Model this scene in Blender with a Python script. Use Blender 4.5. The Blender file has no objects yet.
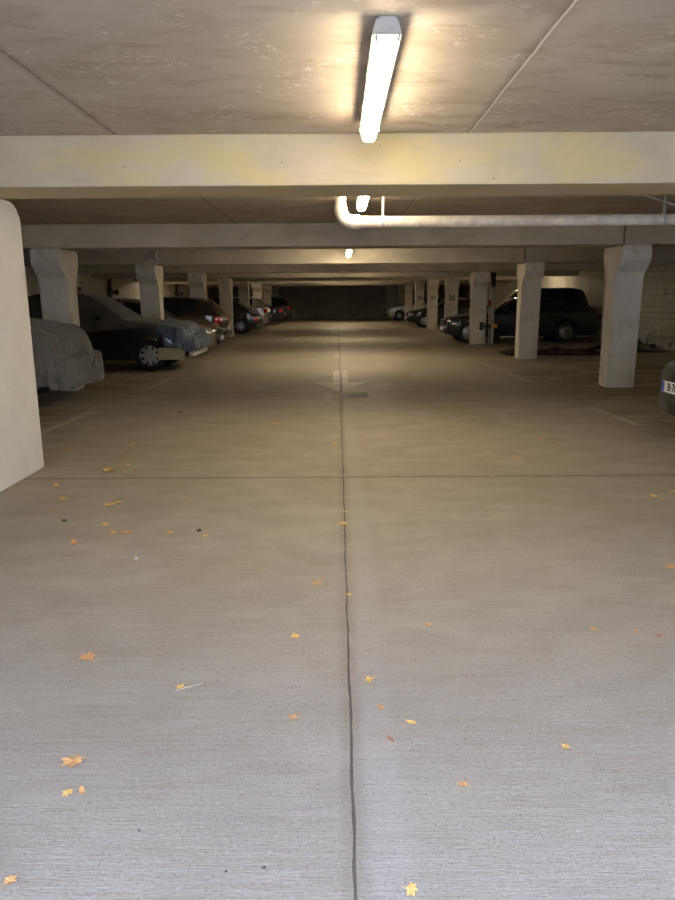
import bpy, bmesh, math, random
from mathutils import Vector, Matrix, noise
C = bpy.context.scene.collection
PI = math.pi
random.seed(4)
# ------------------------------------------------------------------ materials
def new_mat(name):
    m = bpy.data.materials.new(name); m.use_nodes = True
    nt = m.node_tree; b = nt.nodes['Principled BSDF']
    return m, nt, b
def mat(name, col, rough=.6, metal=0, coat=0, var=.06, scale=8, bump=0, bscale=60, spec=.5):
    m, nt, b = new_mat(name); N = nt.nodes; Lk = nt.links
    b.inputs['Roughness'].default_value = rough; b.inputs['Metallic'].default_value = metal
    b.inputs['Coat Weight'].default_value = coat; b.inputs['Coat Roughness'].default_value = .05
    b.inputs['Specular IOR Level'].default_value = spec
    tc = N.new('ShaderNodeTexCoord'); n = N.new('ShaderNodeTexNoise')
    n.inputs['Scale'].default_value = scale; n.inputs['Detail'].default_value = 5
    Lk.new(tc.outputs['Object'], n.inputs['Vector'])
    r = N.new('ShaderNodeValToRGB')
    r.color_ramp.elements[0].position = .3; r.color_ramp.elements[1].position = .7
    r.color_ramp.elements[0].color = tuple(c*(1-var) for c in col)+(1,)
    r.color_ramp.elements[1].color = tuple(min(1, c*(1+var)) for c in col)+(1,)
    Lk.new(n.outputs['Fac'], r.inputs['Fac']); Lk.new(r.outputs['Color'], b.inputs['Base Color'])
    if bump:
        n2 = N.new('ShaderNodeTexNoise'); n2.inputs['Scale'].default_value = bscale; n2.inputs['Detail'].default_value = 4
        Lk.new(tc.outputs['Object'], n2.inputs['Vector'])
        bp = N.new('ShaderNodeBump'); bp.inputs['Strength'].default_value = bump; bp.inputs['Distance'].default_value = .01
        Lk.new(n2.outputs['Fac'], bp.inputs['Height']); Lk.new(bp.outputs['Normal'], b.inputs['Normal'])
    return m
class G:
    "tiny node-graph helper"
    def __init__(s, nt): s.N = nt.nodes; s.L = nt.links
    def _in(s, sock, v):
        if v is None: return
        if hasattr(v, 'is_output') or isinstance(v, bpy.types.NodeSocket): s.L.new(v, sock)
        else: sock.default_value = v
    def math(s, op, a, b=None, c=None, clamp=False):
        n = s.N.new('ShaderNodeMath'); n.operation = op; n.use_clamp = clamp
        for i, v in enumerate((a, b, c)): s._in(n.inputs[i], v)
        return n.outputs[0]
    def noise(s, vec, scale, detail=4, rough=.55, dist=0):
        n = s.N.new('ShaderNodeTexNoise'); s._in(n.inputs['Vector'], vec)
        n.inputs['Scale'].default_value = scale; n.inputs['Detail'].default_value = detail
        n.inputs['Roughness'].default_value = rough; n.inputs['Distortion'].default_value = dist
        return n.outputs['Fac']
    def mapping(s, vec, scale, loc=(0, 0, 0)):
        n = s.N.new('ShaderNodeMapping'); s._in(n.inputs['Vector'], vec)
        n.inputs['Scale'].default_value = scale; n.inputs['Location'].default_value = loc
        return n.outputs[0]
    def ramp(s, f, p0, p1, v0=0., v1=1.):
        n = s.N.new('ShaderNodeMapRange'); n.interpolation_type = 'SMOOTHSTEP'; s._in(n.inputs[0], f)
        for i, v in enumerate((p0, p1, v0, v1)): n.inputs[i+1].default_value = v
        return n.outputs[0]
    def mix(s, f, a, b, mode='MIX'):
        n = s.N.new('ShaderNodeMix'); n.data_type = 'RGBA'; n.blend_type = mode
        s._in(n.inputs[0], f)
        for i, v in ((6, a), (7, b)):
            if isinstance(v, tuple): v = v+(1,) if len(v) == 3 else v
            s._in(n.inputs[i], v)
        return n.outputs[2]
    def sep(s, vec):
        n = s.N.new('ShaderNodeSeparateXYZ'); s._in(n.inputs[0], vec); return n.outputs
    def comb(s, x, y, z):
        n = s.N.new('ShaderNodeCombineXYZ')
        for i, v in enumerate((x, y, z)): s._in(n.inputs[i], v)
        return n.outputs[0]
    def bump(s, h, strength, dist=.01, normal=None):
        n = s.N.new('ShaderNodeBump'); n.inputs['Strength'].default_value = strength; n.inputs['Distance'].default_value = dist
        s._in(n.inputs['Height'], h); s._in(n.inputs['Normal'], normal); return n.outputs[0]
def objco(nt):
    return nt.nodes.new('ShaderNodeTexCoord').outputs['Object']

def floor_mat():
    m, nt, b = new_mat('brushed concrete floor'); g = G(nt); co = objco(nt); x, y, z = g.sep(co)
    streak = g.noise(g.mapping(co, (1.3, 45, 1)), 2.2, 6, .62)
    fine = g.noise(g.mapping(co, (9, 110, 1)), 2.0, 5, .7)
    grit = g.noise(co, 95, 6, .75)
    big = g.noise(g.mapping(co, (1, .6, 1)), .55, 5, .6, .4)
    mid = g.noise(g.mapping(co, (1, 1.6, 1)), 2.6, 6, .6, .3)
    c = g.mix(g.ramp(big, .3, .7), (.315, .262, .186), (.41, .352, .266))
    c = g.mix(g.ramp(mid, .35, .75, 0, .45), c, (.27, .225, .15))
    c = g.mix(g.ramp(streak, .3, .7, .0, .6), c, (.45, .41, .33))
    c = g.mix(g.ramp(fine, .54, .78, 0, .5), c, (.20, .18, .15))
    c = g.mix(g.ramp(grit, .53, .63, 0, .62), c, (.15, .13, .10))
    c = g.mix(g.ramp(g.noise(co, 60, 5, .75), .56, .68, 0, .45), c, (.60, .57, .50))
    # pits
    v = nt.nodes.new('ShaderNodeTexVoronoi'); v.inputs['Scale'].default_value = 13; g.L.new(co, v.inputs['Vector'])
    pit = g.math('MULTIPLY', g.math('LESS_THAN', v.outputs['Distance'], .05), g.math('GREATER_THAN', g.noise(co, 4, 3), .5))
    c = g.mix(g.math('MULTIPLY', pit, .7), c, (.10, .09, .08))
    # rusty / tyre stains in the parking bays and along the lane
    st = g.noise(g.mapping(co, (.5, 1.4, 1)), 1.4, 6, .65, .8)
    bay = g.ramp(g.math('ABSOLUTE', x), 2.6, 4.2)
    c = g.mix(g.math('MULTIPLY', g.ramp(st, .38, .66), g.math('MULTIPLY_ADD', bay, .75, .12)), c, (.155, .115, .065))
    oc = g.noise(g.mapping(co, (.8, .8, 1), (7, 3, 0)), 1.1, 5, .6)
    c = g.mix(g.ramp(oc, .52, .74, 0, .35), c, (.33, .26, .15))
    # construction joints
    wob = g.math('MULTIPLY', g.math('SUBTRACT', g.noise(co, 2.5, 6), .5), .022)
    jx = g.math('ABSOLUTE', g.math('SUBTRACT', g.math('ADD', x, wob), .036))
    yy = g.math('ADD', y, wob)
    jy = g.math('ABSOLUTE', g.math('SUBTRACT', g.math('PINGPONG', g.math('ADD', g.math('SUBTRACT', yy, 5.62), 53.6), 2.68), 0.))
    dirt = g.noise(co, 9, 4)
    linx = g.math('LESS_THAN', jx, g.math('MULTIPLY_ADD', dirt, .008, .0005))
    liny = g.math('LESS_THAN', jy, g.math('MULTIPLY_ADD', dirt, .014, .002))
    sx = g.ramp(jx, .055, .012, 0, .45)
    c = g.mix(g.math('MULTIPLY', sx, g.ramp(mid, .3, .55, .3, 1)), c, (.25, .20, .14))
    fr = g.math('MULTIPLY', g.ramp(g.math('ABSOLUTE', g.math('SUBTRACT', x, .13)), .10, .02, 0, .22), g.ramp(mid, .35, .6))
    c = g.mix(fr, c, (.50, .47, .42))
    c = g.mix(g.ramp(jy, .09, .015, 0, .35), c, (.24, .20, .15))
    c = g.mix(g.math('MULTIPLY', g.math('MAXIMUM', linx, liny), .92), c, (.09, .07, .05))
    # dark tyre lanes beside the seam further in and a pale worn zone
    g.L.new(c, b.inputs['Base Color'])
    g._in(b.inputs['Roughness'], g.ramp(mid, .3, .7, .52, .72)); b.inputs['Specular IOR Level'].default_value = .4
    h = g.math('ADD', g.math('MULTIPLY', fine, .8), g.math('MULTIPLY', grit, .6))
    h = g.math('SUBTRACT', h, g.math('MULTIPLY', g.math('MAXIMUM', linx, liny), 2.5))
    g.L.new(g.bump(h, .9, .007), b.inputs['Normal'])
    return m
def ceil_mat():
    m, nt, b = new_mat('stained ceiling concrete'); g = G(nt); co = objco(nt); x, y, z = g.sep(co)
    big = g.noise(co, .8, 6, .6, .5); st = g.noise(g.mapping(co, (1, 2.6, 1)), 2.2, 8, .68, .5)
    c = g.mix(g.ramp(big, .3, .7), (.42, .345, .265), (.53, .455, .37))
    c = g.mix(g.ramp(st, .46, .68, 0, .6), c, (.31, .225, .15))
    c = g.mix(g.ramp(g.noise(co, 7, 6, .75), .62, .72, 0, .5), c, (.27, .19, .12))
    eff = g.math('MULTIPLY', g.ramp(g.noise(co, 24, 6, .8), .54, .60), g.ramp(g.noise(co, 2.3, 3, .5), .50, .62))
    c = g.mix(g.math('MULTIPLY', eff, .7), c, (.74, .70, .62))
    wob = g.math('MULTIPLY', g.math('SUBTRACT', g.noise(co, 3, 4), .5), .02)
    q = g.math('PINGPONG', g.math('ADD', g.math('ADD', x, wob), 1.525+2.43*8), 1.215)
    crack = g.math('LESS_THAN', q, g.math('MULTIPLY_ADD', g.noise(co, 14, 3), .010, -.001))
    c = g.mix(g.ramp(q, .05, .01, 0, .35), c, (.25, .18, .12))
    right = g.math('GREATER_THAN', x, 0.)
    c = g.mix(g.math('MULTIPLY', crack, g.math('MULTIPLY_ADD', right, -.55, .9)), c, (.09, .07, .05))
    bead = g.math('MULTIPLY', right, g.math('LESS_THAN', g.math('ABSOLUTE', g.math('SUBTRACT', g.math('PINGPONG', g.math('ADD', g.math('ADD', x, wob), 1.525+2.43*8-.015), 1.215), .0)), .0065))
    c = g.mix(g.math('MULTIPLY', bead, .8), c, (.75, .70, .62))
    g.L.new(c, b.inputs['Base Color']); b.inputs['Roughness'].default_value = .85
    h = g.math('SUBTRACT', g.math('ADD', g.math('MULTIPLY', g.noise(co, 30, 6, .7), .5), g.math('MULTIPLY', eff, .6)), crack)
    g.L.new(g.bump(h, .35, .01), b.inputs['Normal']); return m
def conc_mat(name, a, bcol, stain, amt=.4, tint=None, tamt=0, holes=True, vert=True):
    m, nt, b = new_mat(name); g = G(nt); co = objco(nt)
    c = g.mix(g.ramp(g.noise(co, 1.6, 6, .6, .3), .32, .68), a, bcol)
    sc = (1.4, 1.4, .8) if vert else (.35, 1, 1.2)
    c = g.mix(g.ramp(g.noise(g.mapping(co, sc), 3.2, 7, .7, .4), .5, .74, 0, amt), c, stain)
    if not vert:
        px = g.math('FLOOR', g.math('ADD', g.math('MULTIPLY', g.sep(co)[0], .62), .3)); wn = nt.nodes.new('ShaderNodeTexWhiteNoise'); wn.noise_dimensions = '1D'; g.L.new(px, wn.inputs['W'])
        c = g.mix(g.math('MULTIPLY', wn.outputs['Value'], .22), c, stain)
    if tint:
        c = g.mix(g.ramp(g.noise(g.mapping(co, (.6, 1, 1.2)), 1.9, 4, .55, .8), .42, .64, 0, tamt), c, tint)
    if holes:
        v = nt.nodes.new('ShaderNodeTexVoronoi'); v.inputs['Scale'].default_value = 11; g.L.new(co, v.inputs['Vector'])
        hp = g.math('MULTIPLY', g.math('LESS_THAN', v.outputs['Distance'], .075), g.math('GREATER_THAN', g.noise(co, 3.1, 2), .54))
        c = g.mix(g.math('MULTIPLY', hp, .6), c, tuple(q*.4 for q in stain))
    g.L.new(c, b.inputs['Base Color']); b.inputs['Roughness'].default_value = .8
    g.L.new(g.bump(g.noise(co, 26, 6, .7), .3, .008), b.inputs['Normal']); return m
def brick_mat():
    m, nt, b = new_mat('white painted block wall'); g = G(nt); co = objco(nt); x, y, z = g.sep(co)
    br = nt.nodes.new('ShaderNodeTexBrick'); g.L.new(g.comb(y, z, 0.), br.inputs['Vector'])
    br.inputs['Scale'].default_value = 1; br.inputs['Brick Width'].default_value = .5; br.inputs['Row Height'].default_value = .165
    br.inputs['Mortar Size'].default_value = .009; br.inputs['Mortar Smooth'].default_value = .3
    br.inputs['Color1'].default_value = (.66, .63, .55, 1); br.inputs['Color2'].default_value = (.58, .55, .48, 1)
    br.inputs['Mortar'].default_value = (.27, .24, .20, 1)
    c = g.mix(g.ramp(g.noise(co, 3, 6, .7), .45, .75, 0, .5), br.outputs['Color'], (.30, .28, .23))
    low = g.math('MULTIPLY', g.ramp(z, .7, .1), g.ramp(g.noise(co, 5, 5, .7), .42, .58))
    c = g.mix(g.math('MULTIPLY', low, .8), c, (.12, .10, .08))
    g.L.new(c, b.inputs['Base Color']); b.inputs['Roughness'].default_value = .8
    g.L.new(g.bump(br.outputs['Fac'], -.5, .01), b.inputs['Normal']); return m
def paint_mat(A=(.68, .65, .58), B=(.76, .73, .66), wear=.65):
    m, nt, b = new_mat('worn white road paint'); g = G(nt); co = objco(nt)
    n = g.noise(co, 6, 7, .75)
    c = g.mix(g.ramp(g.noise(co, 2, 4), .3, .7), A, B)
    g.L.new(g.mix(g.ramp(n, .42, .62, .1, wear), c, (.37, .32, .23)), b.inputs['Base Color'])
    b.inputs['Roughness'].default_value = .7; return m
def emit_mat(name, col, s):
    m, nt, b = new_mat(name); b.inputs['Base Color'].default_value = (.9, .9, .88, 1)
    b.inputs['Emission Color'].default_value = col+(1,); b.inputs['Emission Strength'].default_value = s; return m
def cloth_mat(name, a, bc, rough=.75, pleat=0):
    m, nt, b = new_mat(name); g = G(nt); co = objco(nt)
    c = g.mix(g.ramp(g.noise(co, 3, 5, .6), .3, .7), a, bc)
    g.L.new(c, b.inputs['Base Color']); b.inputs['Roughness'].default_value = rough; b.inputs['Sheen Weight'].default_value = .15
    nb = g.bump(g.noise(co, 14, 6, .6, .6), .5, .02)
    if pleat:
        z = g.sep(co)[2]; f = g.noise(g.mapping(co, (11, 11, 1.6)), 1.0, 3, .5, .8)
        nb = g.bump(g.math('MULTIPLY', f, g.ramp(z, 1.0, .75)), 1.0, pleat, nb)
    g.L.new(nb, b.inputs['Normal']); return m

M = {}
M['floor'] = floor_mat(); M['ceil'] = ceil_mat()
M['beam1'] = conc_mat('yellow stained beam concrete', (.47, .40, .28), (.55, .48, .36), (.34, .27, .17), .35, (.58, .47, .19), .6, vert=False)
M['beam'] = conc_mat('beam concrete', (.44, .385, .29), (.54, .475, .37), (.28, .23, .155), .5, vert=False)
M['pillar'] = conc_mat('whitewashed column concrete', (.52, .475, .39), (.62, .575, .485), (.31, .25, .17), .6)
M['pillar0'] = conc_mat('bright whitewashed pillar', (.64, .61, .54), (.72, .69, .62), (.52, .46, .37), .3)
M['wall'] = conc_mat('off-white wall plaster', (.50, .46, .37), (.60, .56, .46), (.30, .26, .19), .45)
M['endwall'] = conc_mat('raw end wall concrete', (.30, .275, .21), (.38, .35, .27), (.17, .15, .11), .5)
M['brick'] = brick_mat(); M['paint'] = paint_mat(); M['faded'] = paint_mat((.44, .40, .32), (.52, .48, .40), .95)
M['lamp'] = emit_mat('lamp diffuser glow', (1, .85, .61), 50); M['lampfar'] = emit_mat('lamp diffuser glow deeper in', (1, .85, .60), 74); 
M['lampoff'] = mat('unlit diffuser', (.55, .53, .48), .4)
M['housing'] = mat('grey lamp housing', (.42, .42, .40), .5)
M['pipe'] = mat('dusty white pipe', (.62, .56, .47), .55, var=.18, scale=14, bump=.3)
M['galv'] = mat('galvanised bracket steel', (.45, .44, .41), .4, metal=.6, var=.15)
M['darkpipe'] = mat('dark cast pipe', (.04, .035, .03), .6)
M['black'] = mat('black plastic', (.012, .012, .013), .45)
M['tyre'] = mat('tyre rubber', (.010, .010, .010), .8, bump=.3)
M['rim'] = mat('alloy wheel silver', (.55, .55, .56), .3, metal=.85)
M['rimdark'] = mat('dull wheel cover', (.36, .36, .36), .3, metal=.7)
M['chrome'] = mat('chrome trim', (.8, .8, .8), .12, metal=1)
M['glass'] = mat('dark tinted window glass', (.012, .014, .015), .06, coat=.6)
M['lens'] = mat('clear headlamp lens', (.60, .60, .58), .12, metal=.5, coat=1)
M['red'] = mat('red tail lamp lens', (.62, .015, .012), .15, coat=1)
M['darkred'] = mat('dark smoked tail lens', (.05, .006, .006), .2, coat=1)
M['orange'] = mat('orange marker plastic', (.75, .30, .03), .4)
M['plate'] = mat('white number plate', (.72, .72, .70), .4)
M['blue'] = mat('blue plate band', (.02, .09, .55), .4)
M['ink'] = mat('black paint lettering', (.02, .02, .03), .6)
M['metalwhite'] = mat('white painted steel', (.65, .63, .58), .5)
M['signred'] = mat('red sign paint', (.45, .04, .03), .5)
M['rustsign'] = mat('red brown sign paint', (.20, .07, .04), .6)
M['grate'] = mat('cast iron grate', (.07, .062, .055), .55, metal=.5, bump=.3)
M['pit'] = mat('dark drain pit', (.01, .01, .01), .9)
M['coverA'] = cloth_mat('grey car cover fabric', (.13, .125, .11), (.19, .18, .16), .5, .16)
M['coverB'] = cloth_mat('dark grey cover fabric', (.05, .045, .036), (.09, .08, .062), .6)
M['tarpblue'] = cloth_mat('blue grey sheet fabric', (.055, .085, .13), (.09, .125, .175), .6, .05)
M['tarpblack'] = mat('black plastic sheeting', (.012, .012, .013), .25, coat=.3, bump=.5, bscale=14)
M['cream'] = mat('olive cream bumper plastic', (.36, .31, .13), .5)
M['leaf0'] = mat('yellow autumn leaf', (.70, .44, .13), .6, var=.35, scale=30)
M['leaf1'] = mat('orange autumn leaf', (.62, .33, .12), .6, var=.35, scale=30)
M['leaf2'] = mat('rust brown autumn leaf', (.46, .20, .09), .65, var=.35, scale=30)
M['stone'] = mat('dark pebble', (.05, .045, .04), .7, var=.3); M['pale'] = mat('pale chip', (.65, .64, .6), .7)
M['twig'] = mat('dry straw twig', (.60, .52, .38), .7)
def carpaint(name, col, metal=.3, rough=.3):
    m = mat(name, col, rough, metal=metal, coat=.8, var=.02); return m
M['p_black'] = carpaint('black car paint', (.006, .007, .010), 0)
M['p_navy'] = carpaint('blue black car paint', (.005, .006, .009), 0)
M['p_dark'] = carpaint('dark graphite car paint', (.028, .026, .024), .3)
M['p_grey'] = carpaint('warm grey metallic paint', (.20, .18, .15), .55)
M['p_brown'] = carpaint('dark brown metallic paint', (.035, .028, .022), .35)
M['p_silver'] = carpaint('silver metallic paint', (.50, .49, .46), .6)
M['p_slate'] = carpaint('slate hatchback paint', (.05, .055, .06), .4)

# ------------------------------------------------------------------ mesh helpers
def obj(name, bm, m, parent=None, smooth=None, loc=None):
    me = bpy.data.meshes.new(name)
    bmesh.ops.recalc_face_normals(bm, faces=bm.faces[:])
    bm.to_mesh(me); bm.free()
    o = bpy.data.objects.new(name, me); C.objects.link(o)
    for q in (m if isinstance(m, (list, tuple)) else [m]): me.materials.append(q)
    if smooth is not None:
        for p in me.polygons: p.use_smooth = True
        if smooth < 180: me.set_sharp_from_angle(angle=math.radians(smooth))
    if parent: o.parent = parent
    if loc: o.location = loc
    return o
def add_box(bm, a, b, bev=0):
    a = Vector(a); b = Vector(b); c = (a+b)/2; s = b-a
    r = bmesh.ops.create_cube(bm, size=1, matrix=Matrix.Translation(c) @ Matrix.Diagonal((s.x, s.y, s.z, 1)))
    if bev:
        es = list({e for v in r['verts'] for e in v.link_edges})
        bmesh.ops.bevel(bm, geom=es, offset=bev, segments=2, affect='EDGES', profile=.6)
    return bm
def box(a, b, bev=0): return add_box(bmesh.new(), a, b, bev)
def add_cyl(bm, p, q, r, n=16, r2=None):
    p = Vector(p); q = Vector(q); d = q-p
    rot = d.to_track_quat('Z', 'Y').to_matrix().to_4x4()
    bmesh.ops.create_cone(bm, cap_ends=True, segments=n, radius1=r, radius2=r if r2 is None else r2, depth=d.length,
                          matrix=Matrix.Translation((p+q)/2) @ rot)
    return bm
def cyl(p, q, r, n=16, r2=None): return add_cyl(bmesh.new(), p, q, r, n, r2)
def add_tube(bm, pts, r, n=12):
    pts = [Vector(p) for p in pts]; rings = []
    up = Vector((0, 1, 0.01))
    for i, p in enumerate(pts):
        t = (pts[min(i+1, len(pts)-1)]-pts[max(i-1, 0)]).normalized()
        a = t.cross(up).normalized(); b = t.cross(a)
        rr = r[i] if isinstance(r, (list, tuple)) else r
        rings.append([bm.verts.new(p+(a*math.cos(2*PI*k/n)+b*math.sin(2*PI*k/n))*rr) for k in range(n)])
    for i in range(len(rings)-1):
        for k in range(n): bm.faces.new((rings[i][k], rings[i][(k+1) % n], rings[i+1][(k+1) % n], rings[i+1][k]))
    bm.faces.new(rings[0]); bm.faces.new(rings[-1]); return bm
def lathe_y(bm, prof, n=32):
    "prof = [(y, r)], revolved about the Y axis"
    rings = []
    for y, r in prof:
        if r < 1e-5: rings.append([bm.verts.new((0, y, 0))])
        else: rings.append([bm.verts.new((r*math.cos(2*PI*k/n), y, r*math.sin(2*PI*k/n))) for k in range(n)])
    for A, B in zip(rings, rings[1:]):
        for k in range(n):
            k2 = (k+1) % n
            if len(A) == 1 and len(B) == 1: continue
            if len(A) == 1: bm.faces.new((A[0], B[k], B[k2]))
            elif len(B) == 1: bm.faces.new((A[k], A[k2], B[0]))
            else: bm.faces.new((A[k], A[k2], B[k2], B[k]))
    return bm
def prism(bm, pts, y0, y1, axis='y'):
    def P(p, t): return (p[0], t, p[1]) if axis == 'y' else ((t, p[0], p[1]) if axis == 'x' else (p[0], p[1], t))
    a = [bm.verts.new(P(p, y0)) for p in pts]; b = [bm.verts.new(P(p, y1)) for p in pts]
    n = len(pts); bm.faces.new(a); bm.faces.new(b[::-1])
    for i in range(n): bm.faces.new((a[i], b[i], b[(i+1) % n], a[(i+1) % n]))
    return bm
def thing(name, label, cat, loc=(0, 0, 0), rz=0, group=None):
    o = bpy.data.objects.new(name, None); C.objects.link(o)
    o.location = loc; o.rotation_euler = (0, 0, rz); o['label'] = label; o['category'] = cat
    if group: o['group'] = group
    return o
def tag(o, label, cat, group=None):
    o['label'] = label; o['category'] = cat
    if group: o['group'] = group
    return o
def struct(name, bm, m, **k):
    o = obj(name, bm, m, **k); o['kind'] = 'structure'; return o
def text_obj(name, s, size, m, parent=None, loc=(0, 0, 0), rot=(0, 0, 0), bold=0, spacing=1., align='CENTER'):
    cu = bpy.data.curves.new(name, 'FONT'); cu.body = s; cu.size = size; cu.extrude = .0015; cu.offset = bold
    cu.align_x = align; cu.align_y = 'CENTER'; cu.space_character = spacing
    t = bpy.data.objects.new(name, cu); C.objects.link(t)
    bpy.context.view_layer.update()
    me = bpy.data.meshes.new_from_object(t); bpy.data.objects.remove(t)
    o = bpy.data.objects.new(name, me); C.objects.link(o); me.materials.clear(); me.materials.append(m)
    o.location = loc; o.rotation_euler = rot
    if parent: o.parent = parent
    return o

# ------------------------------------------------------------------ setting
XL, XR, YE, ZC = -9.3, 9.1, 51.6, 2.56
bm = bmesh.new(); bmesh.ops.create_grid(bm, x_segments=1, y_segments=1, size=.5, matrix=Matrix.Translation((0, 22.8, 0)) @ Matrix.Diagonal((18.9, 58, 1, 1)))
r = bmesh.ops.extrude_face_region(bm, geom=bm.faces[:]); bmesh.ops.translate(bm, verts=[v for v in r['geom'] if isinstance(v, bmesh.types.BMVert)], vec=(0, 0, -.2))
struct('floor', bm, M['floor'])
struct('ceiling', box((XL-.15, -.9, ZC), (XR+.15, YE+.2, ZC+.25)), M['ceil'])
struct('wall_left', box((XL-.2, -.9, 0), (XL, YE, ZC)), M['wall'])
struct('wall_right', box((XR, 23.4, 0), (XR+.2, YE, ZC)), M['wall'])
struct('wall_right', box((XR, -.9, 0), (XR+.2, 23.4, ZC)), M['brick'])
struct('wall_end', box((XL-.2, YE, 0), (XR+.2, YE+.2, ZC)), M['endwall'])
bm = bmesh.new(); add_box(bm, (XL, -.9, 0), (-3.0, -.7, ZC)); add_box(bm, (4.4, -.9, 0), (XR, -.7, ZC)); add_box(bm, (-3.0, -.9, 2.42), (4.4, -.7, ZC))
struct('wall_front', bm, M['wall'])

struct('floor_outside', box((-9.5, -6.4, -.2), (9.4, -6.2, 0)), M['floor'])
struct('wall_sky_block', box((-9.5, -5.2, 0), (9.4, -5.0, 3.9)), M['wall'])  # unseen wall added to keep low sky light out of the deep bays
# crossbeams
ordw = ['', 'second', 'third', 'fourth', 'fifth', 'sixth', 'seventh', 'eighth', 'ninth', 'tenth']
beams = [5.17, 11.05, 16.45, 21.85, 27.25, 32.65, 38.05, 43.45, 48.85]
BW = .58; BJ = 4.52
def beam(x0, x1, y, m, label):
    o = obj('concrete_beam', box((x0, y, 2.22), (x1, y+BW, ZC), .012), m)
    tag(o, label, 'beam', 'precast crossbeams under the ceiling')
beam(XL, XR, beams[0], M['beam1'], 'nearest concrete crossbeam, wide and yellow stained, right behind the long ceiling lamp')
hard = ['', '', ', behind the white pipe', '', '', '', '', '', '']
for i in range(1, 9):
    dj = [0, 4.52, 4.42, 4.38, 4.35, 4.3, 4.3, 4.3, 4.3][i]-.17
    s = {1: 'concrete crossbeam directly behind the white drain pipe, spanning the lane',
         2: 'concrete crossbeam lit by a lamp glow at its middle, third from the camera',
         8: 'furthest concrete crossbeam, next to the dark end wall'}.get(i, ordw[i+1]+' concrete crossbeam from the camera, spanning the lane')
    beam(XL, dj-.012, beams[i], M['beam'], s)
    s = {1: 'short beam piece right of the vertical joint above the nearest right column'}.get(i, 'short right-hand beam piece in line with the %s crossbeam from the camera' % ordw[min(i+1,8)] if i < 8 else 'short right-hand beam piece nearest the end wall')
    beam(dj+.012, XR, beams[i], M['beam'], s)

# columns with capitals flaring towards and away from the camera
def column(x0, x1, yb, m, label, num=None):
    x0, x1 = x0-.005, x1+.005
    # yb = front of beam; side profile in (y, z)
    f, k = yb+.27, yb+.27+.36
    prof = [(f, 0), (k, 0), (k-.01, 1.74), (k+.02, 1.80), (k+.10, 1.90), (k+.15, 1.97), (k+.17, 2.05), (k+.17, 2.217), (yb+.0, 2.217), (yb+.0, 2.04), (yb+.03, 1.96), (yb+.12, 1.88), (f-.03, 1.80), (f+.0, 1.72)]
    bm = bmesh.new(); w = x1-x0
    prism(bm, prof, 0, w, 'x')
    for v in bm.verts: v.co.y -= f
    bmesh.ops.bevel(bm, geom=[e for e in bm.edges], offset=.018, segments=2, affect='EDGES')
    t = obj('concrete_column', bm, m, loc=(x0, f, 0), smooth=30)
    tag(t, label, 'column', 'whitewashed columns along the lane')
    if num:
        text_obj('painted_number', num, .26, M['ink'], t, (w/2, -.004, 1.42), (PI/2, 0, 0), .006)
    return t
rl = ['nearest white concrete column on the right, in front of the painted block wall',
      'white concrete column on the right standing beside the crumpled black sheeting',
      'white concrete column on the right with the thin downpipe behind it, hiding part of the parked sedan',
      'concrete column on the right painted with the number 25',
      'concrete column on the right painted with the number 27',
      'concrete column on the right painted with a blurred number, behind column 27',
      'palest concrete column far right of the lane, beside the silver car',
      'last concrete column on the right before the end wall']
ll = ['left concrete column partly hidden by the grey covered car',
      'left concrete column behind the bonnet of the dark covered saloon',
      'left concrete column rising behind the roof of the dark hatchback',
      'left concrete column whose foot is in view, beyond the dark hatchback',
      'left concrete column behind the rounded dark car with wheel in view',
      'left concrete column behind the silver hatchback',
      'left concrete column behind the dark saloon with red lamp, second last',
      'furthest left concrete column beside the last parked car']
for i in range(8):
    xr_ = [4.35, 4.28, 4.16, 4.17, 4.15, 4.15, 4.12, 4.15][i]; xl_ = [4.25, 4.17, 4.12, 4.1, 4.1, 4.1, 4.1, 4.1][i]
    column(xr_, xr_+.44, beams[i+1], M['pillar'], rl[i], {3: '25', 4: '27', 5: '28'}.get(i))
    column(-xl_-.44, -xl_, beams[i+1], M['pillar'], ll[i])
# near left pillar
bm = bmesh.new(); prism(bm, [(5.18, 0), (6.02, 0), (6.02, 2.10), (5.96, 2.18), (5.90, 2.217), (5.18, 2.217)], -3.05, -2.60, 'x')
bmesh.ops.bevel(bm, geom=bm.edges[:], offset=.015, segments=2, affect='EDGES')
tag(obj('concrete_pillar', bm, M['pillar0'], smooth=30), 'large bright white pillar at the left edge, nearest of all', 'pillar')
tag(obj('wall_pier', box((3.45, 50.9, 0), (4.2, YE-.005, 2.2), .02), M['pillar']), 'pale wall pier against the end wall beside the silver car', 'pier')

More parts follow.
